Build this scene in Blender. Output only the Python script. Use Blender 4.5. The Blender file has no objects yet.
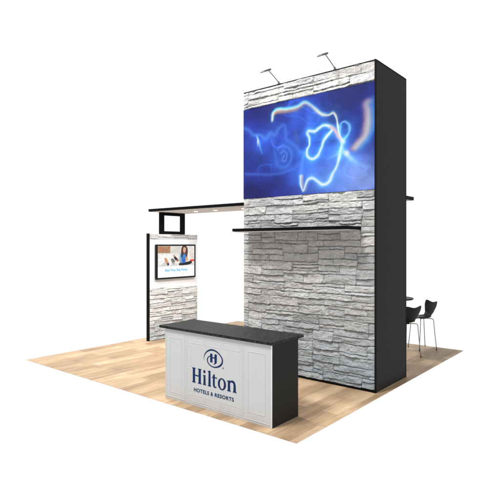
import bpy, bmesh, math, random
import numpy as np
from mathutils import Vector, Matrix
random.seed(4)
SC = bpy.context.scene
COL = SC.collection
R = math.radians

# ------------------------------------------------------------------ camera, world, lights, exposure
cam_d = bpy.data.cameras.new('camera')
cam = bpy.data.objects.new('camera', cam_d); COL.objects.link(cam)
cam.location = (0, 0, 2.1733)
cam.rotation_euler = (R(90), 0, 0.6887)
cam_d.sensor_width = 36; cam_d.lens = 35.42; cam_d.shift_y = -0.0114
cam_d.clip_end = 500
SC.camera = cam

world = bpy.data.worlds.new('World'); SC.world = world; world.use_nodes = True
wn, wl = world.node_tree.nodes, world.node_tree.links
tc = wn.new('ShaderNodeTexCoord'); sx = wn.new('ShaderNodeSeparateXYZ'); ab = wn.new('ShaderNodeMath'); ab.operation = 'ABSOLUTE'
mr = wn.new('ShaderNodeMapRange'); mr.inputs[1].default_value = .68; mr.inputs[2].default_value = .95
mr.inputs[3].default_value = 1.0; mr.inputs[4].default_value = .15
wl.new(tc.outputs['Generated'], sx.inputs[0]); wl.new(sx.outputs['Z'], ab.inputs[0]); wl.new(ab.outputs[0], mr.inputs[0])
bg = wn['Background']; wl.new(mr.outputs[0], bg.inputs[0]); bg.inputs[1].default_value = 1.0

def area(name, loc, target, size, energy, color=(1, 1, 1), sy=None):
    l = bpy.data.lights.new(name, 'AREA'); l.size = size; l.energy = energy; l.color = color
    if sy: l.shape = 'RECTANGLE'; l.size_y = sy
    o = bpy.data.objects.new(name, l); COL.objects.link(o); o.location = loc
    o.rotation_euler = (Vector(target) - Vector(loc)).to_track_quat('-Z', 'Y').to_euler()
    return o
area('key_light', (-10.2, 6.9, 9.6), (-5.2, 5.9, 0), 1.0, 620, (1, .99, .97))
area('wash_light', (-5.2, .2, 11.0), (-5.2, 6.4, 1.5), 2.0, 1300, (1, 1, 1))

SC.view_settings.view_transform = 'Standard'; SC.view_settings.look = 'None'
SC.view_settings.exposure = 0; SC.view_settings.gamma = 1

# ------------------------------------------------------------------ materials
def lin(r, g, b):
    f = lambda c: (c/255/12.92) if c/255 <= .04045 else ((c/255+.055)/1.055)**2.4
    return (f(r), f(g), f(b), 1)

def mat(name, color, rough=.6, spec=.3, metal=0.0, noise=0.0, nscale=20, bump=0.0, bscale=60):
    m = bpy.data.materials.new(name); m.use_nodes = True
    nt = m.node_tree; b = nt.nodes['Principled BSDF']
    b.inputs['Base Color'].default_value = color; b.inputs['Roughness'].default_value = rough
    b.inputs['Specular IOR Level'].default_value = spec; b.inputs['Metallic'].default_value = metal
    if noise or bump:
        t = nt.nodes.new('ShaderNodeTexCoord')
    if noise:
        n = nt.nodes.new('ShaderNodeTexNoise'); n.inputs['Scale'].default_value = nscale; n.inputs['Detail'].default_value = 4
        nt.links.new(t.outputs['Object'], n.inputs['Vector'])
        h = nt.nodes.new('ShaderNodeMapRange'); h.inputs[3].default_value = 1-noise; h.inputs[4].default_value = 1+noise
        nt.links.new(n.outputs['Fac'], h.inputs[0])
        mx = nt.nodes.new('ShaderNodeMix'); mx.data_type = 'RGBA'; mx.blend_type = 'MULTIPLY'; mx.inputs[0].default_value = 1
        mx.inputs[6].default_value = color; nt.links.new(h.outputs[0], mx.inputs[7]); nt.links.new(mx.outputs[2], b.inputs['Base Color'])
    if bump:
        n2 = nt.nodes.new('ShaderNodeTexNoise'); n2.inputs['Scale'].default_value = bscale; n2.inputs['Detail'].default_value = 5
        nt.links.new(t.outputs['Object'], n2.inputs['Vector'])
        bp = nt.nodes.new('ShaderNodeBump'); bp.inputs['Strength'].default_value = bump; bp.inputs['Distance'].default_value = .01
        nt.links.new(n2.outputs['Fac'], bp.inputs['Height']); nt.links.new(bp.outputs[0], b.inputs['Normal'])
    return m

def attr_mat(name, rough, spec, emit=0.0, tint=None):
    m = bpy.data.materials.new(name); m.use_nodes = True
    nt = m.node_tree; b = nt.nodes['Principled BSDF']
    a = nt.nodes.new('ShaderNodeVertexColor'); a.layer_name = 'Col'
    b.inputs['Roughness'].default_value = rough; b.inputs['Specular IOR Level'].default_value = spec
    if emit:
        b.inputs['Base Color'].default_value = (.01, .01, .01, 1)
        nt.links.new(a.outputs[0], b.inputs['Emission Color']); b.inputs['Emission Strength'].default_value = emit
    else:
        nt.links.new(a.outputs[0], b.inputs['Base Color'])
    return m

M = {}
M['charcoal'] = mat('charcoal_laminate', (.0235, .0225, .0205, 1), .75, .10, noise=.06, nscale=9)
M['black'] = mat('black_laminate', (.004, .004, .004, 1), .5, .04)
M['blackedge'] = mat('black_edge_trim', (.005, .005, .005, 1), .6, .05)
M['soffit'] = mat('warm_white_soffit', (.66, .645, .63, 1), .8, .1, noise=.05)
M['white'] = mat('white_painted_panel', (.49, .49, .487, 1), .55, .2, noise=.03, nscale=6, bump=.05)
M['whitetrim'] = mat('white_trim', (.72, .72, .715, 1), .5, .3)
M['relief'] = mat('white_moulding', (.49, .49, .487, 1), .5, .25)
M['board'] = mat('white_board', (.76, .76, .76, 1), .6, .2, noise=.03, nscale=3)
M['navy'] = mat('navy_vinyl', (.004, .02, .085, 1), .5, .1)
M['navygrey'] = mat('grey_blue_vinyl', (.006, .035, .09, 1), .5, .1)
M['gloss'] = mat('television_black', (.004, .004, .004, 1), .3, .15)
M['shell'] = mat('black_plywood_shell', (.006, .006, .006, 1), .45, .14, noise=.2, nscale=15)
M['chrome'] = mat('satin_chrome_tube', (.27, .275, .28, 1), .3, .5, metal=1)
M['lampmetal'] = mat('grey_lamp_metal', (.12, .12, .115, 1), .6, .2, metal=0)
M['cyan'] = bpy.data.materials.new('cyan_screen_text'); M['cyan'].use_nodes = True
b = M['cyan'].node_tree.nodes['Principled BSDF']; b.inputs['Base Color'].default_value = (0, 0, 0, 1); b.inputs['Specular IOR Level'].default_value = 0
b.inputs['Emission Color'].default_value = lin(20, 190, 245); b.inputs['Emission Strength'].default_value = 1
M['lens'] = bpy.data.materials.new('lit_lamp_lens'); M['lens'].use_nodes = True
b = M['lens'].node_tree.nodes['Principled BSDF']; b.inputs['Emission Color'].default_value = (1, .95, .85, 1); b.inputs['Emission Strength'].default_value = 2

# speckled black countertop
m = mat('speckled_black_stone', (.018, .017, .015, 1), .5, .16, bump=.15, bscale=200); M['counter'] = m
nt = m.node_tree; b = nt.nodes['Principled BSDF']; t = nt.nodes.new('ShaderNodeTexCoord')
v = nt.nodes.new('ShaderNodeTexVoronoi'); v.inputs['Scale'].default_value = 75; nt.links.new(t.outputs['Object'], v.inputs['Vector'])
cr = nt.nodes.new('ShaderNodeValToRGB'); nt.links.new(v.outputs['Color'], cr.inputs[0])
cr.color_ramp.elements[0].position = .35; cr.color_ramp.elements[0].color = (.0030, .0029, .0028, 1)
cr.color_ramp.elements[1].position = .9; cr.color_ramp.elements[1].color = (.034, .033, .033, 1); nt.links.new(cr.outputs[0], b.inputs['Base Color'])

# light maple plank floor, boards running along Y
m = bpy.data.materials.new('light_maple_planks'); m.use_nodes = True; M['floor'] = m
nt = m.node_tree; N = nt.nodes; L = nt.links; b = N['Principled BSDF']; t = N.new('ShaderNodeTexCoord')
mp = N.new('ShaderNodeMapping'); mp.inputs['Rotation'].default_value = (0, 0, R(90)); L.new(t.outputs['Object'], mp.inputs[0])
def brick(w, h, c1, c2, off=.37, mortar=.0):
    k = N.new('ShaderNodeTexBrick'); k.inputs['Scale'].default_value = 1; k.inputs['Brick Width'].default_value = w; k.inputs['Row Height'].default_value = h
    k.inputs['Mortar Size'].default_value = mortar; k.inputs['Color1'].default_value = c1; k.inputs['Color2'].default_value = c2
    k.inputs['Mortar'].default_value = (.33, .22, .13, 1); k.offset = off; k.inputs['Bias'].default_value = 0
    L.new(mp.outputs[0], k.inputs['Vector']); return k
k1 = brick(1.27, .24, (0, 0, 0, 1), (1, 1, 1, 1))
k2 = brick(.83, .08, (0, 0, 0, 1), (1, 1, 1, 1), .43)
g = N.new('ShaderNodeTexNoise'); mp2 = N.new('ShaderNodeMapping'); mp2.inputs['Scale'].default_value = (1.3, 16, 1)
L.new(mp.outputs[0], mp2.inputs[0]); L.new(mp2.outputs[0], g.inputs['Vector']); g.inputs['Scale'].default_value = 2.2; g.inputs['Detail'].default_value = 7; g.inputs['Roughness'].default_value = .62
g2 = N.new('ShaderNodeTexNoise'); mp3 = N.new('ShaderNodeMapping'); mp3.inputs['Scale'].default_value = (.8, 2.6, 1)
L.new(mp.outputs[0], mp3.inputs[0]); L.new(mp3.outputs[0], g2.inputs['Vector']); g2.inputs['Scale'].default_value = 1.6; g2.inputs['Detail'].default_value = 3
def madd(a, bb, c=None, op='MULTIPLY_ADD'):
    x = N.new('ShaderNodeMath'); x.operation = op
    L.new(a, x.inputs[0]); x.inputs[1].default_value = bb
    if c is not None:
        if isinstance(c, (int, float)): x.inputs[2].default_value = c
        else: L.new(c, x.inputs[2])
    return x.outputs[0]
s = madd(k1.outputs['Color'], .34, .0); s = madd(k2.outputs['Color'], .14, s); s = madd(g.outputs['Fac'], .55, s); s = madd(g2.outputs['Fac'], .62, s)
s = madd(s, 1.0, -.30)
cr = N.new('ShaderNodeValToRGB'); L.new(s, cr.inputs[0]); E = cr.color_ramp.elements
E[0].position = .12; E[0].color = (.250, .163, .095, 1); E[1].position = .86; E[1].color = (.67, .50, .33, 1)
e = E.new(.34); e.color = (.335, .222, .133, 1); e = E.new(.52); e.color = (.425, .290, .177, 1); e = E.new(.7); e.color = (.54, .385, .245, 1)
k3 = brick(1.27, .24, (1, 1, 1, 1), (1, 1, 1, 1), .37, .0022); k3.inputs['Mortar'].default_value = (.66, .60, .55, 1)
mx = N.new('ShaderNodeMix'); mx.data_type = 'RGBA'; mx.blend_type = 'MULTIPLY'; mx.inputs[0].default_value = 1
L.new(cr.outputs[0], mx.inputs[6]); L.new(k3.outputs['Color'], mx.inputs[7]); L.new(mx.outputs[2], b.inputs['Base Color'])
b.inputs['Roughness'].default_value = .42; b.inputs['Specular IOR Level'].default_value = .1

# ------------------------------------------------------------------ helpers
def tag(o, label=None, cat=None, group=None, kind=None):
    if label: o['label'] = label
    if cat: o['category'] = cat
    if group: o['group'] = group
    if kind: o['kind'] = kind
    return o
def empty(name, loc, rz=0):
    o = bpy.data.objects.new(name, None); COL.objects.link(o); o.location = loc; o.rotation_euler = (0, 0, rz)
    o.empty_display_size = .1; return o
def link_mesh(name, me, m, parent=None, world_coords=True, smooth=False):
    me.name = name; me.materials.append(m)
    if smooth:
        for p in me.polygons: p.use_smooth = True
    o = bpy.data.objects.new(name, me); COL.objects.link(o)
    if parent:
        o.parent = parent
        if world_coords:                         # vertices were written in world space
            top = parent; off = Vector(top.location)
            while top.parent: top = top.parent; off += Vector(top.location)
            me.transform(Matrix.Translation(-off))
    return o
def bm_box(bm, x0, x1, y0, y1, z0, z1, bev=0):
    vs = [bm.verts.new((x, y, z)) for x in (x0, x1) for y in (y0, y1) for z in (z0, z1)]
    F = [(0, 1, 3, 2), (4, 6, 7, 5), (0, 4, 5, 1), (2, 3, 7, 6), (0, 2, 6, 4), (1, 5, 7, 3)]
    fs = [bm.faces.new([vs[i] for i in f]) for f in F]
    if bev:
        es = list({e for f in fs for e in f.edges})
        bmesh.ops.bevel(bm, geom=es, offset=bev, segments=2, affect='EDGES', profile=.7)
def done(bm, name, m, parent=None, smooth=False, wc=True):
    bmesh.ops.recalc_face_normals(bm, faces=bm.faces)
    me = bpy.data.meshes.new(name); bm.to_mesh(me); bm.free(); return link_mesh(name, me, m, parent, wc, smooth)
def box(name, m, parent, x0, x1, y0, y1, z0, z1, bev=.003):
    bm = bmesh.new(); bm_box(bm, x0, x1, y0, y1, z0, z1, bev); return done(bm, name, m, parent)
def bm_prism(bm, pts, axis_fn, d0, d1):
    """extrude a 2D outline; axis_fn(u,v,d)->xyz"""
    a = [bm.verts.new(axis_fn(u, v, d0)) for u, v in pts]; c = [bm.verts.new(axis_fn(u, v, d1)) for u, v in pts]
    bm.faces.new(a); bm.faces.new(c[::-1])
    for i in range(len(pts)):
        j = (i+1) % len(pts); bm.faces.new((a[i], c[i], c[j], a[j]))
def bm_tube(bm, pts, r, seg=10, cap=True):
    pts = [Vector(p) for p in pts]; rings = []
    for i, p in enumerate(pts):
        d = (pts[min(i+1, len(pts)-1)] - pts[max(i-1, 0)]).normalized()
        up = Vector((0, 0, 1)) if abs(d.z) < .95 else Vector((1, 0, 0))
        a = d.cross(up).normalized(); c = d.cross(a).normalized()
        rr = r[i] if isinstance(r, (list, tuple)) else r
        rings.append([bm.verts.new(p + a*math.cos(t)*rr + c*math.sin(t)*rr) for t in [2*math.pi*k/seg for k in range(seg)]])
    for A, B in zip(rings, rings[1:]):
        for k in range(seg): bm.faces.new((A[k], A[(k+1) % seg], B[(k+1) % seg], B[k]))
    if cap: bm.faces.new(rings[0][::-1]); bm.faces.new(rings[-1])

# ---- numpy noise / stone heightfields
def vnoise(x, y, seed):
    rs = np.random.RandomState(seed); T = rs.rand(256, 256)
    xi = np.floor(x).astype(int); yi = np.floor(y).astype(int); fx = x-xi; fy = y-yi
    fx = fx*fx*(3-2*fx); fy = fy*fy*(3-2*fy)
    g = lambda i, j: T[i % 256, j % 256]
    return (g(xi, yi)*(1-fx)+g(xi+1, yi)*fx)*(1-fy)+(g(xi, yi+1)*(1-fx)+g(xi+1, yi+1)*fx)*fy
def fbm(x, y, seed, o=4, rough=.5):
    s = 0; a = 1; t = 0
    for k in range(o):
        s = s+a*(vnoise(x*2**k, y*2**k, seed+k)-.5); t += a; a *= rough
    return s/t*2
def stone_layout(W, z0, z1, rnd):
    """interlocking ledgestone: blocks of many sizes packed on a fine grid, so joints step up and down"""
    cw, ch = .095, .049
    nx, nz = int(W/cw)+8, int((z1-z0)/ch)+3
    occ = [[False]*nx for _ in range(nz)]; out = []
    for r in range(nz):
        for c in range(nx):
            if occ[r][c]: continue
            w = rnd.choice([3, 4, 5, 6, 7, 8]); h = rnd.choice([1, 1, 2, 2, 2, 3, 3])
            if h >= 3: w = max(w, 4)
            if h == 1: w = max(w, 5)
            k = 0
            while k < w and c+k < nx and not occ[r][c+k]: k += 1
            w = k
            if c+w < nx:                                   # never leave a sliver beside the block
                g = 0
                while c+w+g < nx and not occ[r][c+w+g] and g < 2: g += 1
                if 0 < g < 2: w += g
            h = min(h, nz-r)
            if w <= 2: h = min(h, 2)
            for rr in range(r, r+h):
                for cc in range(c, c+w): occ[rr][cc] = True
            ja, jb = rnd.uniform(-.010, .010), rnd.uniform(-.004, .004)
            out.append((-.35+c*cw, -.35+(c+w)*cw, z0+r*ch, z0+(r+h)*ch))
    return out
def stone_panel(name, W, z0, z1, seed, m, parent, place, res=.0068, depth=.046, cool=(.0, .9), bright=1.0):
    """place(u, z, h) -> world point; h is relief out of the wall"""
    rnd = random.Random(seed)
    st = stone_layout(W+.1, z0-.1, z1+.1, rnd)
    nu = int(W/res)+1; nz = int((z1-z0)/res)+1
    U, Z = np.meshgrid(np.linspace(0, W, nu), np.linspace(z0, z1, nz))
    du = fbm(U*3.1, Z*5.3, seed+1, 3)*.034 + fbm(U*17, Z*17, seed+9, 2)*.008
    dz = fbm(U*1.6, Z*2.0, seed+5, 2)*.014 + fbm(U*9, Z*6, seed+15, 3)*.013
    uw = U+du; zw = Z+dz
    H = np.full(U.shape, -1.0); C = np.zeros(U.shape+(3,)); C[:] = (.16, .165, .175)
    for i, (a, b_, c, d) in enumerate(st):
        mk = (uw >= a) & (uw < b_) & (zw >= c) & (zw < d)
        if not mk.any(): continue
        u = uw[mk]; zz = zw[mk]
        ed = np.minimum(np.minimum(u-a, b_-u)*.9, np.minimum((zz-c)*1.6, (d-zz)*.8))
        prof = np.clip(ed/.0072, 0, 1)**.5
        base = rnd.uniform(.12, 1.0)
        tx = rnd.uniform(-.16, .16)*(u-(a+b_)/2)/(b_-a)*2; tz = rnd.uniform(-.28, .06)*(zz-(c+d)/2)/(d-c)*2
        # split-face facets: cleft ridges
        fu = u*rnd.uniform(5, 10)+i*7.3; fz = zz*rnd.uniform(12, 22)+i*3.1
        n1 = fbm(fu, fz, seed+30+i % 7, 4, .55); rid = 1-np.abs(fbm(fu*.7+5, fz*.6, seed+60+i % 5, 2))*2.2
        fs = fbm(u*2.6+i*1.7, zz*11+i*4.1, seed+70+i % 9, 4, .68)+fbm(u*12, zz*20, seed+81, 2)*.25
        stp = (fs > .08)*.17+(fs > .34)*.15-(fs < -.30)*.16   # fractured ledges within a stone
        hh = stp+base*.66+.12+tx+tz+n1*.30+np.clip(rid, 0, 1)*.10
        H[mk] = np.clip(hh, .1, 1.25)*prof
        br = rnd.uniform(.80, 1.12); ch = rnd.uniform(-.012, .012)
        gr = 1+n1*.26+fbm(u*38, zz*55, seed+90, 3)*.26
        col = np.stack([br*gr*(1+ch), br*gr, br*gr*(1-ch)], -1)
        jn = np.clip(ed/.0040, .62, 1)[:, None]*np.where((zz-c) < .009+.012*n1, .34, 1)[:, None]   # under-ledge shade painted into the lower arris colour          # joints darker all round
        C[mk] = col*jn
    miss = H < 0; H[miss] = 0; C[miss] = .6
    zr = np.clip((Z-cool[0])/max(cool[1]-cool[0], .01), 0, 1)[..., None]; zr = zr*zr*(3-2*zr)
    tint = np.array((.335, .378, .410))*(1-zr)+np.array((.410, .404, .396))*zr   # bluer tint towards the foot
    sat = 1+fbm(U*2.3, Z*5, seed+44, 2)[..., None]*.10
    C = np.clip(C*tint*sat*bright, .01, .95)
    ex = np.minimum(U, W-U); H = H*depth*np.clip(.22+ex/.16, 0, 1)
    H[:, 0] = 0; H[:, -1] = 0; H[0, :] = 0; H[-1, :] = 0
    P = place(U, Z, H)
    verts = np.stack(P, -1).reshape(-1, 3)
    idx = np.arange(nu*nz).reshape(nz, nu)
    q = np.stack([idx[:-1, :-1], idx[:-1, 1:], idx[1:, 1:], idx[1:, :-1]], -1).reshape(-1, 4)
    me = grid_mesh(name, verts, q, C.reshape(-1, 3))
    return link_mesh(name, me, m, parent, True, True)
def grid_mesh(name, verts, quads, cols):
    me = bpy.data.meshes.new(name)
    me.vertices.add(len(verts)); me.vertices.foreach_set('co', np.ascontiguousarray(verts, dtype=np.float32).ravel())
    n = len(quads); me.loops.add(n*4); me.loops.foreach_set('vertex_index', np.ascontiguousarray(quads, dtype=np.int32).ravel())
    me.polygons.add(n); me.polygons.foreach_set('loop_start', np.arange(0, n*4, 4, dtype=np.int32))
    me.update(calc_edges=True); me.validate()
    a = me.color_attributes.new('Col', 'FLOAT_COLOR', 'POINT')
    c4 = np.ones((len(verts), 4), np.float32); c4[:, :3] = cols
    a.data.foreach_set('color', c4.ravel()); return me
M['stone'] = attr_mat('grey_ledgestone', .85, .15)
nt = M['stone'].node_tree; b = nt.nodes['Principled BSDF']; t = nt.nodes.new('ShaderNodeTexCoord')
n2 = nt.nodes.new('ShaderNodeTexNoise'); n2.inputs['Scale'].default_value = 70; n2.inputs['Detail'].default_value = 6
nt.links.new(t.outputs['Object'], n2.inputs['Vector']); bp = nt.nodes.new('ShaderNodeBump'); bp.inputs['Strength'].default_value = .5; bp.inputs['Distance'].default_value = .006
nt.links.new(n2.outputs['Fac'], bp.inputs['Height']); nt.links.new(bp.outputs[0], b.inputs['Normal'])

# ------------------------------------------------------------------ floor (setting)
FX0, FX1, FY0, FY1 = -9.132, -3.023, 4.470, 10.536
bm = bmesh.new(); bm_box(bm, FX0, FX1, FY0, FY1, -.004, 0)
tag(done(bm, 'floor', M['floor']), 'pale maple plank floor laid as a square under the booth', None, kind='structure')

# ------------------------------------------------------------------ display tower
TX0, TX1, TY0, TY1, TZ = -5.673, -3.145, 6.724, 7.843, 4.877
S0, S1 = 2.982, 4.562
tower = empty('display_tower', (-4.409, 7.28, 0))
tag(tower, 'tall charcoal tower faced with grey stone, with a blue video screen and black shelf', 'display tower')
box('tower_body', M['charcoal'], tower, TX0, TX1, TY0+.004, TY1, 0.001, TZ-.012, .004)
bm = bmesh.new()                                         # black corner trims framing the cladding and the side
e_ = .010
bm_box(bm, TX1-.014, TX1+.003, TY0-.030, TY0+.012, .001, TZ, .002)
bm_box(bm, TX1-.014, TX1+.003, TY1-.012, TY1+.003, .001, TZ, .002)
bm_box(bm, TX0-.002, TX1-.015, TY0-.004, TY0+.016, TZ-.011, TZ+.004, .001)
bm_box(bm, TX1-.014, TX1+.003, TY0+.013, TY1-.013, TZ-.011, TZ+.004, .001)
bm_box(bm, TX0-.002, TX0+.010, TY0+.017, TY1-.001, TZ-.011, TZ+.004, .001)
bm_box(bm, TX0+.011, TX1-.015, TY1-.012, TY1+.003, TZ-.011, TZ+.004, .001)
bm_box(bm, TX0, TX1-.015, TY0-.022, TY0+.003, .001, .030, .001)
done(bm, 'edge_trim', M['blackedge'], tower)
W = TX1-.015-TX0
pl = lambda U, Z, H: (TX0+U, TY0-H, Z)
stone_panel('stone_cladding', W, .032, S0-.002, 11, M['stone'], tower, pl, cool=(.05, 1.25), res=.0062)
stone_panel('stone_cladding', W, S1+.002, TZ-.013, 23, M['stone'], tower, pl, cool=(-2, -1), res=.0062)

# glowing abstract picture on the video screen, computed as a field of light strokes
def smooth_path(p, k=8):
    p = np.array(p); n = len(p); out = []
    for i in range(n-1):
        p0, p1, p2, p3 = p[max(i-1, 0)], p[i], p[i+1], p[min(i+2, n-1)]
        for t in np.linspace(0, 1, k, endpoint=False):
            out.append(.5*((2*p1)+(-p0+p2)*t+(2*p0-5*p1+4*p2-p3)*t*t+(-p0+3*p1-3*p2+p3)*t**3))
    out.append(p[-1]); return np.array(out)
def dist_path(X, Y, path):
    D = np.full(X.shape, 9.0); T = np.zeros(X.shape); n = len(path)-1
    for i in range(n):
        a, b2 = path[i], path[i+1]; v = b2-a; l2 = (v*v).sum()+1e-12
        t = np.clip(((X-a[0])*v[0]+(Y-a[1])*v[1])/l2, 0, 1)
        d = np.hypot(X-a[0]-t*v[0], Y-a[1]-t*v[1]); mk = d < D
        D[mk] = d[mk]; T[mk] = (i+t[mk])/n
    return D, T
PATHS = dict(
 A=[(.256,.82),(.261,.895),(.296,.924),(.376,.908),(.453,.91),(.518,.94),(.574,.881),(.632,.795),(.692,.77),(.731,.782),(.75,.722),(.754,.639),(.766,.554),(.789,.481)],
 loop=[(.77,.58),(.774,.648),(.804,.667),(.832,.633),(.836,.578),(.817,.529),(.789,.489)],
 B=[(.549,.646),(.591,.628),(.622,.648),(.662,.667),(.702,.646),(.712,.608),(.682,.559),(.652,.51),(.636,.443),(.611,.378),(.574,.356),(.539,.391),(.535,.449),(.553,.502),(.553,.574),(.541,.619),(.549,.646)],
 C=[(.789,.481),(.779,.429),(.766,.336),(.75,.257),(.721,.179),(.692,.1),(.652,.083),(.611,.124),(.574,.158),(.539,.134),(.518,.065),(.503,.038),(.49,.097),(.486,.184)],
 X=[(.789,.481),(.798,.398),(.845,.322),(.9,.246),(.971,.208)], X2=[(.66,.33),(.712,.351),(.77,.376),(.804,.378),(.845,.308)],
 link=[(.702,.646),(.731,.603),(.76,.542),(.789,.481)],
 plume=[(.962,.823),(.945,.789),(.957,.72),(.962,.614),(.945,.527),(.918,.467),(.882,.408)],
 L=[(.0,.80),(.050,.765),(.091,.702),(.150,.690),(.189,.649),(.240,.690),(.275,.668),(.310,.725),(.352,.742),(.370,.660),(.372,.600),(.409,.547),(.450,.50),(.490,.436),(.53,.43)],
 Lf=[(.116,.686),(.135,.629),(.16,.522),(.189,.44)],
 S1=[(.300,.500),(.335,.530),(.385,.505),(.414,.430),(.400,.340),(.350,.300),(.305,.330),(.285,.400),(.275,.50),(.262,.60)],
 S2=[(.325,.45),(.350,.470),(.374,.430),(.362,.370),(.335,.385),(.350,.42)],
 BL=[(.014,.282),(.165,.254),(.307,.239),(.42,.266),(.475,.316)],
 M=[(.518,.424),(.496,.327),(.49,.241),(.486,.184)], top2=[(.442,.656),(.453,.581),(.475,.533)], V=[(.539,.777),(.545,.647)])
SW, SH = TX1-.015-TX0, S1-S0; ASP = SW/SH
NU, NV = 560, 350
U, V = np.meshgrid(np.linspace(0, 1, NU), np.linspace(0, 1, NV))
img = np.zeros(U.shape+(3,))                             # built in display values, converted to linear at the end
def blob(cu, cv, ru, rv, col, k=1.0):
    w = np.exp(-(((U-cu)/ru)**2+((V-cv)/rv)**2))[..., None]*k
    global img; img = img*(1-w)+np.array(col)/255*w
img[:] = np.array((36, 58, 172))/255
blob(.0, .08, .34, .34, (30, 30, 100), .95); blob(.33, .0, .26, .17, (34, 34, 114), .85); blob(.12, .98, .24, .2, (28, 36, 116), .9); blob(.03,.45,.12,.2,(38,50,150),.7)
blob(.85, .95, .15, .30, (36, 42, 122), .95); blob(1.0, .6, .10, .2, (44, 48, 130), .6)
blob(.62, .38, .26, .38, (56, 104, 222), .75); blob(.93, .10, .33, .26, (140, 166, 240), .95); blob(.72, .12, .13, .12, (96, 140, 236), .7)
blob(.20, .50, .17, .22, (52, 86, 200), .75); blob(.47, .80, .10, .16, (60, 100, 216), .6); blob(.36, .40, .10, .16, (58, 104, 216), .6)
nz_ = fbm(U*7, V*5, 3, 4)[..., None]; img *= 1+nz_*.24+fbm(U*26, V*17, 13, 3)[..., None]*.07
img[(U > .69) & (V > .66)] *= .92
WU = U*ASP+fbm(U*11, V*8, 101, 3)*.011; WV = V+fbm(U*10+5, V*9, 111, 3)*.011     # ripple the strokes
rg = np.abs(fbm(U*4.2+fbm(U*3, V*3, 8, 2)*1.5, V*3.2+fbm(U*3+9, V*3, 9, 2)*1.5, 21, 2))
caus = np.exp(-(rg/.035)**2)*np.clip(fbm(U*2, V*2, 19, 2)+.35, 0, 1)
img = img+caus[..., None]*np.array((14, 34, 60))/255
def add(name, w, col, glow, gcol, amp=1.0, fade=None):
    global img
    p = smooth_path(PATHS[name])*np.array([ASP, 1]); D, T = dist_path(WU, WV, p)
    wob = 1+.75*fbm(U*8, V*8, 77, 3); amp = amp*(1+.3*fbm(U*5, V*5, 55, 2)); gcol = np.array(gcol)*.72
    f = amp if fade is None else amp*np.clip(fade(T), 0, 1)
    c = (np.clip(np.exp(-(D/(w*wob))**2)*f, 0, 1))[..., None]; gl = (np.exp(-D/(glow*wob))*f)[..., None]
    img = img+gl*np.array(gcol)/255; img = img*(1-c)+np.array(col)/255*c
    return D, T
W8 = (238, 246, 250)
add('L', .026, (78, 134, 234), .06, (14, 34, 60), .62); add('BL', .014, (74, 120, 226), .05, (10, 24, 40), .55)
add('S1', .020, (80, 136, 236), .04, (10, 28, 50), .6, lambda T: 1.1-T*.7); add('S2', .012, (90, 146, 240), .03, (8, 20, 34), .6); add('top2', .022, (92, 112, 150), .03, (20, 20, 10), .35)
add('V', .03, (70, 130, 235), .06, (6, 28, 50), .55); add('M', .016, (88, 146, 240), .04, (12, 26, 40), .6)
add('Lf', .013, (120, 190, 250), .05, (14, 50, 70), .9, lambda T: 1.2-np.abs(T-.3)*2.0)
w = np.exp(-(((U-.130)*ASP)**2/.012**2+(V-.62)**2/.045**2))[..., None]; img = img*(1-w)+np.array((226, 240, 250))/255*w
D, T = dist_path(U*ASP, V, smooth_path(PATHS['A'])*np.array([ASP, 1]))
# warm fringe under the top stroke, cyan above it
pA = smooth_path(PATHS['A'])*np.array([ASP, 1])
Dn, Tn = dist_path(WU, WV+.020, pA); w = (np.exp(-(Dn/.020)**2)*np.clip(1.25-Tn*2.3, 0, 1)*np.clip(Tn*9, 0, 1))[..., None]
img = img*(1-w)+np.array((206, 140, 110))/255*w
Dn, Tn = dist_path(WU, WV-.014, pA); w = (np.exp(-(Dn/.014)**2)*np.clip(1.35-Tn*1.8, 0, 1))[..., None]
img = img*(1-w)+np.array((96, 214, 236))/255*w
add('A', .0140, (236, 234, 222), .045, (34, 74, 70), .95)
add('loop', .016, (120, 196, 250), .04, (10, 50, 60), .8)
Bp = smooth_path(PATHS['B'])*np.array([ASP, 1])
add('B', .024, (92, 200, 250), .05, (10, 60, 60), .9); add('B', .0125, W8, .012, (20, 20, 10), .95)
add('C', .019, (110, 206, 250), .05, (10, 56, 56), .85); add('C', .0125, W8, .012, (20, 16, 10), .95)
Dn, Tn = dist_path(WU-.022, WV, smooth_path(PATHS['C'])*np.array([ASP, 1])); w = (np.exp(-(Dn/.016)**2)*np.clip(Tn*3-2, 0, 1)*.8)[..., None]
img = img*(1-w)+np.array((214, 190, 220))/255*w
add('link', .022, (226, 196, 214), .05, (40, 50, 50), .9); add('X', .014, (150, 216, 250), .06, (20, 60, 60), .95, lambda T: 1.25-T*1.2)
add('X2', .013, (170, 222, 252), .04, (20, 50, 50), .9, lambda T: T*1.6-.1)
w = np.exp(-(((U-.817)*ASP)**2+(V-.365)**2)/.028**2)[..., None]; img = img*(1-w)+np.array(W8)/255*w
w = np.exp(-(((U-.789)*ASP)**2+(V-.481)**2)/.022**2)[..., None]; img = img*(1-w)+np.array(W8)/255*w
pp = smooth_path(PATHS['plume'])*np.array([ASP, 1])
for off, wd, col, k in ((.050, .040, (70, 150, 240), .85), (-.034, .030, (168, 116, 176), .6), (-.02, .03, (206, 160, 150), .5), (.0, .034, (198, 204, 214), .85)):
    Dn, Tn = dist_path(WU-off+fbm(U*14, V*10, 33, 3)*.012, WV, pp); w = (np.exp(-(Dn/wd)**2)*k*np.clip(.55+Tn, 0, 1))[..., None]; img = img*(1-w)+np.array(col)/255*w
img = np.clip(img, 0, 1)
lum = img.max(-1, keepdims=True)*.5+img.min(-1, keepdims=True)*.5
img = np.clip(img-(1-lum)**2*np.array((.055, .045, .02)), 0, 1)          # deeper, more electric darks
lin_img = np.where(img <= .04045, img/12.92, ((img+.055)/1.055)**2.4)
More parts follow.
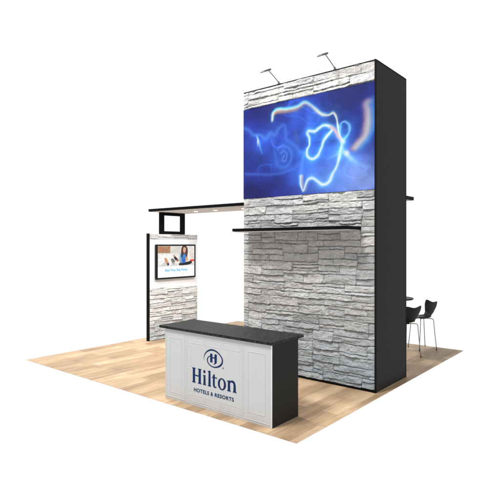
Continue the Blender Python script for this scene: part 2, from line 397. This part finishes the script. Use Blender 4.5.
verts = np.stack([TX0+U*SW, np.full(U.shape, TY0-.014), S0+V*SH], -1).reshape(-1, 3)
idx = np.arange(NU*NV).reshape(NV, NU)
q = np.stack([idx[:-1, :-1], idx[:-1, 1:], idx[1:, 1:], idx[1:, :-1]], -1).reshape(-1, 4)
M['screen'] = attr_mat('video_screen_light', .35, .05, emit=.97)
scr = box('video_screen', M['black'], tower, TX0, TX1-.015, TY0-.0125, TY0+.003, S0, S1, 0)
scr['label'] = 'wide blue screen with glowing curved lines of light'
link_mesh('screen_picture', grid_mesh('screen_picture', verts, q, lin_img.reshape(-1, 3)), M['screen'], scr)

# black shelf across the tower front
zs = 2.378
shf = box('shelf', M['black'], tower, -5.545, -3.372, 6.262, TY0-.001, zs+.012, zs+.060, .003)
box('shelf_underside', M['soffit'], shf, -5.520, -3.397, 6.287, TY0-.02, zs+.002, zs+.0115, .001)

# ------------------------------------------------------------------ stem lamps on the tower top
def stem_lamp(loc, label):
    t = empty('stem_lamp', loc); tag(t, label, 'spotlight', 'stem lamps on the tower top')
    x, y, z = loc
    bm = bmesh.new(); bm_box(bm, x-.022, x+.022, y-.006, y+.05, z+.0, z+.018, .004); bm_tube(bm, [(x, y+.008, z+.015), (x, y-.002, z+.045)], .013, 10)
    done(bm, 'clamp', M['lampmetal'], t)
    bm = bmesh.new(); bm_tube(bm, [(x, y, z+.03), (x, y-.14, z+.098), (x, y-.285, z+.158)], .0062, 8)
    done(bm, 'arm', M['lampmetal'], t)
    # head: a slim floodlight hood, hinged to the arm end and tipped towards the wall
    bm = bmesh.new(); hx = .042
    prof = [(-.018, .010), (.012, .026), (.05, .030), (.13, .024), (.19, .012), (.198, -.006), (.185, -.014), (.0, -.016), (-.02, -.006)]
    ang = R(-24); ca, sa = math.cos(ang), math.sin(ang); cy, cz = y-.275, z+.162
    def f(u, v, d): return (x+d, cy-(u*ca-v*sa*-1), cz+(u*sa+v*ca))
    bm_prism(bm, prof, f, -hx, hx)
    bmesh.ops.bevel(bm, geom=list(bm.edges), offset=.004, segments=2, affect='EDGES')
    hd = done(bm, 'lamp_head', M['lampmetal'], t)
    bm = bmesh.new(); bm_prism(bm, [(.05, -.0162), (.12, -.0160), (.12, -.0180), (.05, -.0180)], f, -.02, .02)
    done(bm, 'lens', M['lens'], hd)
    l = bpy.data.lights.new('stem_lamp_light', 'SPOT'); l.energy = 20; l.spot_size = R(118); l.spot_blend = 1; l.shadow_soft_size = .04; l.color = (1, .97, .92)
    o = bpy.data.objects.new('stem_lamp_light', l); COL.objects.link(o); o.parent = t
    o.location = (0, -.36, .06); o.rotation_euler = (Vector((0, .36, -1.15))).to_track_quat('-Z', 'Y').to_euler()
stem_lamp((-4.911, TY0+.004, TZ+.003), 'grey stem lamp on the tower top nearer the canopy, reaching forward over the blue screen')
stem_lamp((-3.837, TY0+.004, TZ+.003), 'grey stem lamp on the tower top nearer the charcoal side wall')

# ------------------------------------------------------------------ canopy (one L-shaped slab notched round the tower)
CZ = 2.913
can = empty('canopy', (-7.2, 7.7, CZ)); tag(can, 'long thin black canopy bridging from the tall tower to the television panel', 'canopy')
pts = [(-8.925, 7.195), (TX0-.004, 7.195), (TX0-.004, TY1+.006), (-3.160, TY1+.006), (-3.160, 8.215), (-8.925, 8.265)]
bm = bmesh.new(); bm_prism(bm, pts, lambda u, v, d: (u, v, d), CZ+.006, CZ+.062)
done(bm, 'canopy_slab', M['black'], can)
i_ = .03
pts2 = [(-8.895, 7.225), (TX0-.034, 7.225), (TX0-.034, TY1+.036), (-3.19, TY1+.036), (-3.19, 8.185), (-8.895, 8.235)]
bm = bmesh.new(); bm_prism(bm, pts2, lambda u, v, d: (u, v, d), CZ, CZ+.0055)
sof = done(bm, 'soffit', M['soffit'], can)
for xx in (-7.95, -7.35, -6.55):
    bm = bmesh.new(); bmesh.ops.create_cone(bm, cap_ends=True, segments=24, radius1=.042, radius2=.042, depth=.012, matrix=Matrix.Translation((xx, 7.75, CZ-.005)))
    dl = done(bm, 'downlight', M['lens'], can)
for xx, en in ((-7.95, 50), (-7.35, 170)):
    l = bpy.data.lights.new('downlight_light', 'SPOT'); l.energy = en; l.spot_size = R(140); l.spot_blend = 1; l.shadow_soft_size = .05; l.color = (.96, .98, 1)
    o = bpy.data.objects.new('downlight_light', l); COL.objects.link(o); o.parent = can; o.location = (xx+7.2, .05, -.03)
    o.rotation_euler = Vector((-.25, .0, -1)).to_track_quat('-Z', 'Y').to_euler()

# ------------------------------------------------------------------ media panel with its support frame
PX1, PX0, PY0, PY1, PZ = -8.748, -8.828, 7.074, 8.571, 2.405
pan = empty('media_panel', (-8.79, 7.82, 0)); tag(pan, 'white and grey stone panel with black edge and square black frame on top', 'display panel')
box('panel_core', M['board'], pan, PX0, PX1, PY0+.012, PY1, .001, PZ, .002)
box('edge_trim', M['blackedge'], pan, PX0-.004, PX1+.004, PY0-.010, PY0+.011, .001, PZ+.012, .002)
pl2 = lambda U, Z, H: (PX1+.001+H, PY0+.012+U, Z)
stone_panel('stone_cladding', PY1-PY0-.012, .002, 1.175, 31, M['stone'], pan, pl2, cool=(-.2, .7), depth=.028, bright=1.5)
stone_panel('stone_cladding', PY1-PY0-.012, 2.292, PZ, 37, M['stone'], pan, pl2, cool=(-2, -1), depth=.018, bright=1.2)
bm = bmesh.new(); a, b2, c, d = 7.415, 8.165, PZ+.002, CZ-.001; t_ = .105; x0, x1 = -8.822, -8.752
tz = .070
bm_box(bm, x0, x1, a, a+t_, c, d, .003); bm_box(bm, x0, x1, b2-t_, b2, c, d, .003)
bm_box(bm, x0+.001, x1-.001, a+t_-.002, b2-t_+.002, c+.001, c+tz, .003); bm_box(bm, x0+.001, x1-.001, a+t_-.002, b2-t_+.002, d-tz, d-.001, .003)
done(bm, 'support_frame', M['black'], pan)

# ------------------------------------------------------------------ television
tv = empty('television', (PX1+.03, 7.851, 1.771)); tag(tv, 'flat black framed television hung on the white panel, showing a woman and cyan text', 'television')
TYa, TYb, TZa, TZb = 7.240, 8.462, 1.372, 2.170; TXf = PX1+.055
box('housing', M['gloss'], tv, PX1+.001, TXf-.012, TYa, TYb, TZa, TZb, .004)
bm = bmesh.new(); w_ = .036
for q4 in ((TYa, TYb, TZb-w_, TZb), (TYa, TYb, TZa, TZa+w_)): bm_box(bm, TXf-.0115, TXf, q4[0], q4[1], q4[2], q4[3], .003)
for q4 in ((TYa, TYa+w_, TZa+w_, TZb-w_), (TYb-w_, TYb, TZa+w_, TZb-w_)): bm_box(bm, TXf-.0115, TXf-.0005, q4[0], q4[1], q4[2]-.001, q4[3]+.001, .002)
done(bm, 'bezel', M['gloss'], tv)
n1, n2_ = 300, 190
U, V = np.meshgrid(np.linspace(0, 1, n1), np.linspace(0, 1, n2_))
im = np.zeros(U.shape+(3,)); im[:] = .99
def inside(poly):
    r = np.zeros(U.shape, bool); n = len(poly)
    for i in range(n):
        x1, y1 = poly[i]; x2, y2 = poly[(i+1) % n]
        if y1 == y2: continue
        r ^= ((V > min(y1, y2)) & (V <= max(y1, y2)) & (U < (V-y1)*(x2-x1)/(y2-y1)+x1))
    return r
def poly(col, pts, k=1.0):
    mk = inside(smooth_path(pts+[pts[0]], 6)); im[mk] = im[mk]*(1-k)+np.array(col)/255*k
def rect(col, x0, y0, x1, y1, k=1.0):
    mk = (U > x0) & (U < x1) & (V > y0) & (V < y1); im[mk] = im[mk]*(1-k)+np.array(col)/255*k
rect((233, 228, 222), 0, .35, 1, 1); rect((243, 240, 236), .02, .36, .55, .66)
poly((222, 216, 208), [(.33, 1), (.62, 1), (.60, .80), (.45, .72), (.33, .80)], .8)
rect((184, 143, 104), 0, .78, .33, 1); rect((170, 126, 92), .02, .775, .32, .80)
for yy in (.84, .89, .93): rect((196, 92, 76), .04, yy, .15+.1*(yy < .9), yy+.018, .8)
rect((222, 90, 74), .275, .90, .30, .99, .8)
poly((250, 249, 247), [(.05, .70), (.40, .76), (.50, .56), (.30, .38), (.04, .42)])
poly((214, 212, 210), [(.05, .38), (.18, .48), (.28, .36), (.06, .345)], .8); poly((206, 204, 202), [(.30, .36), (.52, .44), (.5, .355)], .5)
poly((214, 160, 122), [(.17, .60), (.22, .62), (.29, .46), (.27, .40), (.20, .48)]); poly((40, 52, 110), [(.24, .44), (.28, .46), (.30, .40), (.26, .375)])
poly((96, 92, 92), [(.34, .58), (.40, .60), (.46, .50), (.40, .46), (.36, .50)], .8); poly((160, 160, 160), [(.37, .47), (.45, .46), (.43, .40), (.36, .42)], .7)
poly((44, 36, 40), [(.41, .66), (.45, .68), (.55, .54), (.52, .50), (.46, .55)]); poly((226, 120, 84), [(.49, .56), (.53, .54), (.53, .49), (.49, .51)])
poly((210, 172, 140), [(.40, .72), (.44, .73), (.45, .66), (.42, .64)])
# the seated woman: trousers, top, arms, face, long hair
poly((30, 30, 38), [(.56, .43), (.66, .46), (.78, .47), (.90, .50), (.93, .45), (.86, .39), (.70, .37), (.57, .375)])
poly((58, 140, 222), [(.60, .74), (.66, .80), (.74, .78), (.76, .60), (.74, .46), (.60, .45), (.58, .58)])
poly((110, 186, 238), [(.59, .72), (.63, .76), (.64, .62), (.60, .52), (.575, .60)]); poly((34, 92, 190), [(.68, .60), (.73, .60), (.72, .47), (.66, .47)], .7)
poly((222, 168, 134), [(.76, .68), (.81, .62), (.80, .52), (.75, .50), (.74, .58)]); poly((222, 168, 134), [(.585, .60), (.62, .60), (.64, .47), (.59, .46)], .6)
poly((84, 56, 46), [(.63, .90), (.67, 1.0), (.76, 1.0), (.81, .88), (.80, .70), (.77, .62), (.74, .74), (.68, .72), (.66, .60), (.62, .66)])
poly((228, 178, 148), [(.68, .93), (.72, .96), (.755, .92), (.75, .82), (.715, .77), (.68, .82)]); poly((160, 70, 60), [(.70, .835), (.73, .84), (.73, .82), (.70, .82)], .7)
rect((216, 60, 52), .87, .49, 1.0, .54); rect((228, 98, 84), .90, .54, .98, .555, .8); rect((104, 190, 206), .925, .385, .94, .45)
poly((236, 200, 176), [(.88, .72), (.96, .76), (.97, .60), (.90, .58)], .35)
im *= 1+fbm(U*22, V*16, 61, 4)[..., None]*.09          # soft photographic tone and focus
for _ in range(3): im[1:-1, 1:-1] = (im[:-2, 1:-1]+im[2:, 1:-1]+im[1:-1, :-2]+im[1:-1, 2:]+im[1:-1, 1:-1])/5
rect((252, 252, 252), 0, 0, 1, .35)
im = np.clip(im*(1+fbm(U*60, V*40, 5, 2)[..., None]*.03), 0, 1)
lim = np.where(im <= .04045, im/12.92, ((im+.055)/1.055)**2.4)
ya, yb, za, zb = TYa+w_, TYb-w_, TZa+w_, TZb-w_; xs = TXf-.008
verts = np.stack([np.full(U.shape, xs), ya+U*(yb-ya), za+V*(zb-za)], -1).reshape(-1, 3)
idx = np.arange(n1*n2_).reshape(n2_, n1); q = np.stack([idx[:-1, :-1], idx[:-1, 1:], idx[1:, 1:], idx[1:, :-1]], -1).reshape(-1, 4)
M['tvscreen'] = attr_mat('television_picture_light', .3, .05, emit=.98)
ts = link_mesh('screen', grid_mesh('screen', verts, q, lim.reshape(-1, 3)), M['tvscreen'], tv)

def text_mesh(s, size, bold=0, space=1.0):
    c = bpy.data.curves.new('t', 'FONT'); c.body = s; c.size = size; c.extrude = .0006; c.offset = bold; c.space_character = space; c.align_x = 'CENTER'; c.align_y = 'CENTER'
    o = bpy.data.objects.new('t', c); COL.objects.link(o); bpy.context.view_layer.update()
    me = bpy.data.meshes.new_from_object(o.evaluated_get(bpy.context.evaluated_depsgraph_get()))
    bpy.data.objects.remove(o); return me
def fit(me, w, h):
    co = np.array([v.co[:] for v in me.vertices]); lo, hi = co.min(0), co.max(0)
    me.transform(Matrix.Translation((-(lo[0]+hi[0])/2, -(lo[1]+hi[1])/2, 0))); me.transform(Matrix.Diagonal((w/(hi[0]-lo[0]), h/(hi[1]-lo[1]), 1, 1)))
me = text_mesh('Best Price. Stay Points.', .1, .0020); fit(me, .70, .074)
me.transform(Matrix(((0, 0, 1, xs+.0015), (1, 0, 0, ya+.50*(yb-ya)), (0, 1, 0, za+.215*(zb-za)), (0, 0, 0, 1))))
link_mesh('screen_text', me, M['cyan'], ts)

# ------------------------------------------------------------------ reception counter
KX0, KX1, KY0, KY1, KZ = -5.375, -3.482, 4.633, 5.190, .984
cnt = empty('reception_counter', (-4.43, 4.9, 0)); tag(cnt, 'white fronted reception counter with black stone top and navy hotel logo', 'counter')
box('body', M['charcoal'], cnt, KX0+.002, KX1, KY0+.014, KY1, .001, KZ, .003)
box('front_panel', M['white'], cnt, KX0, KX1-.012, KY0, KY0+.013, .001, KZ-.001, .0015)
box('corner_trim', M['whitetrim'], cnt, KX1-.0115, KX1-.001, KY0-.003, KY0+.013, .001, KZ-.001, .002)
box('countertop', M['counter'], cnt, -5.478, -3.468, 4.606, 5.295, KZ+.001, KZ+.036, .004)
def moulding(x0, x1, z0, z1, w=.012, h=.005, m=M['relief']):
    bm = bmesh.new(); y = KY0
    def fr(o, a, b3):
        return [(x0+o, z0+o), (x1-o, z0+o), (x1-o, z1-o), (x0+o, z1-o)]
    rings = []
    for o, hh in ((0, 0), (w*.3, h), (w*.7, h), (w, .0)):
        rings.append([bm.verts.new((px, y-.0004-hh, pz)) for px, pz in fr(o, 0, 0)])
    for A, B in zip(rings, rings[1:]):
        for k in range(4): bm.faces.new((A[k], A[(k+1) % 4], B[(k+1) % 4], B[k]))
    return done(bm, 'moulding', m, cnt)
moulding(-5.365, -4.965, .03, .955, .014, .0035); moulding(-5.275, -5.035, .10, .875, .012, .003)
moulding(-3.925, -3.500, .03, .955, .014, .0035); moulding(-3.850, -3.575, .12, .870, .012, .003)
moulding(-4.945, -3.940, .03, .955, .012, .0025)
for xa, xb in ((-4.915, -4.60), (-4.575, -4.30), (-4.275, -3.97)):
    moulding(xa, xb, .055, .150, .010, .002); moulding(xa, xb, .835, .925, .010, .002)
for za_, zb_ in ((.19, .49), (.52, .80)): moulding(-4.925, -4.850, za_, zb_, .008, .002)

# navy lettering and emblem (raised vinyl)
yl = KY0-.0012
def on_front(u, v, d): return (u, yl-d, v)
def shape_part(name, polys, m=M['navy'], d=.0016):
    bm = bmesh.new()
    for p in polys: bm_prism(bm, p, on_front, 0, d)
    return done(bm, name, m, cnt)
def stroke(pts):
    P = [np.array(p) for p in pts]; c = smooth_path([(p[0], p[1]) for p in P], 5); w = smooth_path([(p[2], 0) for p in P], 5)[:, 0]
    L_, R_ = [], []
    for i in range(len(c)):
        t = c[min(i+1, len(c)-1)]-c[max(i-1, 0)]; t = t/np.hypot(*t); n = np.array([-t[1], t[0]])
        L_.append(tuple(c[i]+n*w[i]/2)); R_.append(tuple(c[i]-n*w[i]/2))
    return L_, R_
def ribbon(bm, pts, d=.0016):
    L_, R_ = stroke(pts); a = [bm.verts.new(on_front(*p, d)) for p in L_]; c = [bm.verts.new(on_front(*p, d)) for p in R_]
    a0 = [bm.verts.new(on_front(*p, 0)) for p in L_]; c0 = [bm.verts.new(on_front(*p, 0)) for p in R_]
    for i in range(len(a)-1):
        bm.faces.new((a[i], a[i+1], c[i+1], c[i])); bm.faces.new((a0[i], a[i], a[i+1], a0[i+1])) if False else None
        bm.faces.new((a[i+1], a[i], a0[i], a0[i+1])); bm.faces.new((c[i], c[i+1], c0[i+1], c0[i]))
    return
EMB = [(-4.5968,.647,2),(-4.5999,.6798,6),(-4.5864,.7188,12),(-4.5503,.7607,18),(-4.4992,.7883,22),(-4.4485,.7982,22),(-4.3884,.7904,20),(-4.3389,.7684,18),(-4.2996,.7381,18),(-4.2752,.7058,20),(-4.2703,.6707,24),(-4.2898,.6318,26),(-4.334,.5998,24),(-4.3884,.5817,18),(-4.4385,.5796,14),(-4.489,.5936,14),(-4.5247,.621,16),(-4.537,.6523,18),(-4.5298,.6827,16),(-4.5094,.7041,12),(-4.4789,.7195,8)]
bm = bmesh.new(); ribbon(bm, [(x, z, w*.00088) for x, z, w in EMB])
bm_prism(bm, [(-4.486, .748), (-4.4465, .748), (-4.4465, .634), (-4.486, .634)], on_front, 0, .0016)
bm_prism(bm, [(-4.4085, .748), (-4.3690, .748), (-4.3690, .648), (-4.378, .632), (-4.398, .620), (-4.428, .612), (-4.4085, .632)], on_front, 0, .0016)
bm_prism(bm, [(-4.4470, .706), (-4.4080, .706), (-4.4080, .692), (-4.4470, .692)], on_front, .0001, .0014)
done(bm, 'emblem', M['navy'], cnt)
# serif word, drawn glyph by glyph: baseline .315, cap .515
B0, CAP, XH = .315, .515, .452
def stem(x, w, z0, z1, s=.014, top=True, bot=True, flag=False):
    p = []
    h = .010
    if bot: p += [(x-w/2-s, z0), (x+w/2+s, z0), (x+w/2+s, z0+h*.6), (x+w/2+.003, z0+h*1.6)]
    else: p += [(x-w/2, z0), (x+w/2, z0)]
    if flag: p += [(x+w/2, z1), (x-w/2-s*1.1, z1-h*1.2), (x-w/2-s*1.1, z1-h*2.0), (x-w/2, z1-h*2.4)]
    elif top: p += [(x+w/2+.003, z1-h*1.6), (x+w/2+s, z1-h*.6), (x+w/2+s, z1), (x-w/2-s, z1), (x-w/2-s, z1-h*.6), (x-w/2-.003, z1-h*1.6)]
    else: p += [(x+w/2, z1), (x-w/2, z1)]
    if bot: p += [(x-w/2-.003, z0+h*1.6), (x-w/2-s, z0+h*.6)]
    return p
def ell(cx, cz, rx, rz, n=24): return [(cx+rx*math.cos(2*math.pi*k/n), cz+rz*math.sin(2*math.pi*k/n)) for k in range(n)]
bm = bmesh.new()
P_ = lambda p, d0=0, d1=.0016: bm_prism(bm, p, on_front, d0, d1)
P_(stem(-4.790, .036, B0, CAP, .016)); P_(stem(-4.680, .036, B0, CAP, .016)); P_([(-4.775, .408), (-4.695, .408), (-4.695, .424), (-4.775, .424)], .0001, .0014)
P_(stem(-4.590, .032, B0, XH, .013, flag=True)); P_(ell(-4.593, .492, .020, .021))
P_(stem(-4.499, .032, B0, CAP+.008, .013, flag=True))
P_([(-4.437, .500-.03), (-4.437, .352), (-4.432, .328), (-4.414, .314), (-4.392, .312), (-4.372, .322), (-4.376, .332), (-4.392, .328), (-4.402, .336), (-4.405, .352), (-4.405, .492), (-4.418, .484)])
P_([(-4.460, .438), (-4.364, .438), (-4.364, .451), (-4.440, .451)], .0001, .0014)
outer = ell(-4.279, .3825, .070, .0760, 36); inner = ell(-4.279, .3825, .036, .062, 36)
va = [bm.verts.new(on_front(*p, .0016)) for p in outer]; vb = [bm.verts.new(on_front(*p, .0016)) for p in inner]
vc = [bm.verts.new(on_front(*p, 0)) for p in outer]; vd = [bm.verts.new(on_front(*p, 0)) for p in inner]
for k in range(36):
    j = (k+1) % 36
    for f4 in ((va[k], va[j], vb[j], vb[k]), (va[j], va[k], vc[k], vc[j]), (vb[k], vb[j], vd[j], vd[k])): bm.faces.new(f4)
P_(stem(-4.157, .034, B0, XH+.004, .014, flag=True)); P_(stem(-4.062, .034, B0, .410, .014, top=False))
ribbon(bm, [(-4.150, .420, .010), (-4.128, .442, .020), (-4.098, .448, .026), (-4.073, .434, .033), (-4.062, .405, .034)], .0015)
done(bm, 'lettering', M['navy'], cnt)['label'] = 'navy serif word Hilton'
for wd, a, b2, hh in (('HOTELS', -4.790, -4.508, .050), ('&', -4.478, -4.436, .050), ('RESORTS', -4.404, -4.075, .050)):
    me = text_mesh(wd, .06, .0017, 1.12); fit(me, b2-a, hh)
    me.transform(Matrix(((1, 0, 0, (a+b2)/2), (0, 0, -1, KY0-.0018), (0, 1, 0, .222), (0, 0, 0, 1))))
    link_mesh('tagline', me, M['navygrey'], cnt)['label'] = 'small navy capitals ' + wd
me = text_mesh('\u00ae', .04, 0); fit(me, .020, .020)
me.transform(Matrix(((1, 0, 0, -4.258), (0, 0, -1, KY0-.0018), (0, 1, 0, .590), (0, 0, 0, 1))))
link_mesh('registered_mark', me, M['navygrey'], cnt)

# ------------------------------------------------------------------ bar table and stools behind the tower
tb = empty('bar_table', (-4.16, 9.72, 0)); tag(tb, 'round black bar table showing its rim past the tower side, between the two stools', 'table')
bm = bmesh.new(); bmesh.ops.create_cone(bm, cap_ends=True, segments=64, radius1=.385, radius2=.39, depth=.028, matrix=Matrix.Translation((-4.16, 9.72, 1.062)))
bmesh.ops.bevel(bm, geom=[e for e in bm.edges if len(e.link_faces) == 2 and abs(e.calc_face_angle()) > 1], offset=.006, segments=2, affect='EDGES')
done(bm, 'tabletop', M['shell'], tb)
bm = bmesh.new(); bm_tube(bm, [(-4.16, 9.72, .02), (-4.16, 9.72, 1.05)], .03, 20); done(bm, 'column', M['chrome'], tb, True)
bm = bmesh.new(); bmesh.ops.create_cone(bm, cap_ends=True, segments=48, radius1=.24, radius2=.225, depth=.018, matrix=Matrix.Translation((-4.16, 9.72, .010)))
done(bm, 'base', M['chrome'], tb)

def make_stool(loc, face, label):
    """local frame: the sitter looks along +Y"""
    rz = math.atan2(face[1], face[0])-math.pi/2
    t = empty('bar_stool', loc, rz); tag(t, label, 'stool', 'bar stools at the round table')
    SZ = .665
    # one moulded shell: parameter s runs from the seat's front edge, through the bend, up to the top of the back
    path = smooth_path([(.215, SZ-.022), (.16, SZ+.004), (.05, SZ-.004), (-.06, SZ-.004), (-.135, SZ+.018), (-.180, SZ+.075), (-.200, SZ+.15), (-.222, SZ+.23), (-.245, SZ+.300)], 4)
    wid = smooth_path([(.150, 0), (.195, 0), (.205, 0), (.19, 0), (.125, 0), (.138, 0), (.172, 0), (.205, 0), (.200, 0)], 4)[:, 0]
    n = len(path); NX = 15; bm = bmesh.new(); rows = []
    for k in range(n):
        tt = k/(n-1); row = []
        tan = path[min(k+1, n-1)]-path[max(k-1, 0)]; tan = tan/np.hypot(*tan); nrm = np.array([tan[1], -tan[0]])   # towards the sitter / up
        for j in range(NX):
            a = -1+2*j/(NX-1); x = a*wid[k]
            cup = (.030 if tt > .5 else .014)*a*a
            y, z = path[k]+(-nrm if tt < 0 else nrm)*cup*(1 if nrm[1] > -.5 or True else -1)
            if tt > .8: z += (tt-.8)/.2*(.030*math.sin(min(abs(a)*1.1, 1)*math.pi/2)**2*.9 - .010*(abs(a) > .93))
            row.append(bm.verts.new((x, y, z)))
        rows.append(row)
    for A, B in zip(rows, rows[1:]):
        for j in range(NX-1): bm.faces.new((A[j], A[j+1], B[j+1], B[j]))
    bmesh.ops.recalc_face_normals(bm, faces=bm.faces)
    sh = done(bm, 'shell', M['shell'], t, True, False)
    so = sh.modifiers.new('Solidify', 'SOLIDIFY'); so.thickness = .012; so.offset = 0
    sb = sh.modifiers.new('Subdivision', 'SUBSURF'); sb.levels = 1; sb.render_levels = 2
    for sx_ in (-1, 1):                                   # each side: two legs bent from under the seat
        for sy_ in (-1, 1):
            tx, ty = .165*sx_, .14*sy_; fx, fy = .205*sx_, .20*sy_
            p = smooth_path([(0, 0), (.5, 0)], 2)
            bm = bmesh.new()
            ctl = [(.03*sx_, .03*sy_, SZ-.026), (tx*.75, ty*.8, SZ-.026), (tx*.97, ty, SZ-.034), (tx*1.06, ty*1.08, SZ-.07), (tx*1.09, ty*1.14, SZ-.2), (fx, fy, .006)]
            xy = smooth_path([(c[0], c[1]) for c in ctl], 5); z_ = smooth_path([(c[2], 0) for c in ctl], 5)[:, 0]
            bm_tube(bm, [(a_[0], a_[1], zz) for a_, zz in zip(xy, z_)], .0076, 10)
            lg = done(bm, 'leg', M['chrome'], t, True, False)
            bm = bmesh.new(); bm_tube(bm, [(fx, fy, .0005), (fx, fy, .012)], .012, 12); done(bm, 'glide', M['black'], lg, True, False)
    bm = bmesh.new(); bmesh.ops.create_cone(bm, cap_ends=True, segments=28, radius1=.085, radius2=.075, depth=.02, matrix=Matrix.Translation((0, 0, SZ-.022)))
    done(bm, 'mounting_plate', M['shell'], t, False, False)
    return t
make_stool((-3.745, 9.30, 0), (-.912, .415), 'black bar stool closest to the tower, its curved back turned to the viewer')
make_stool((-3.745, 10.20, 0), (-.60, -.80), 'black bar stool beyond the other one, seen from the side at the far floor corner')
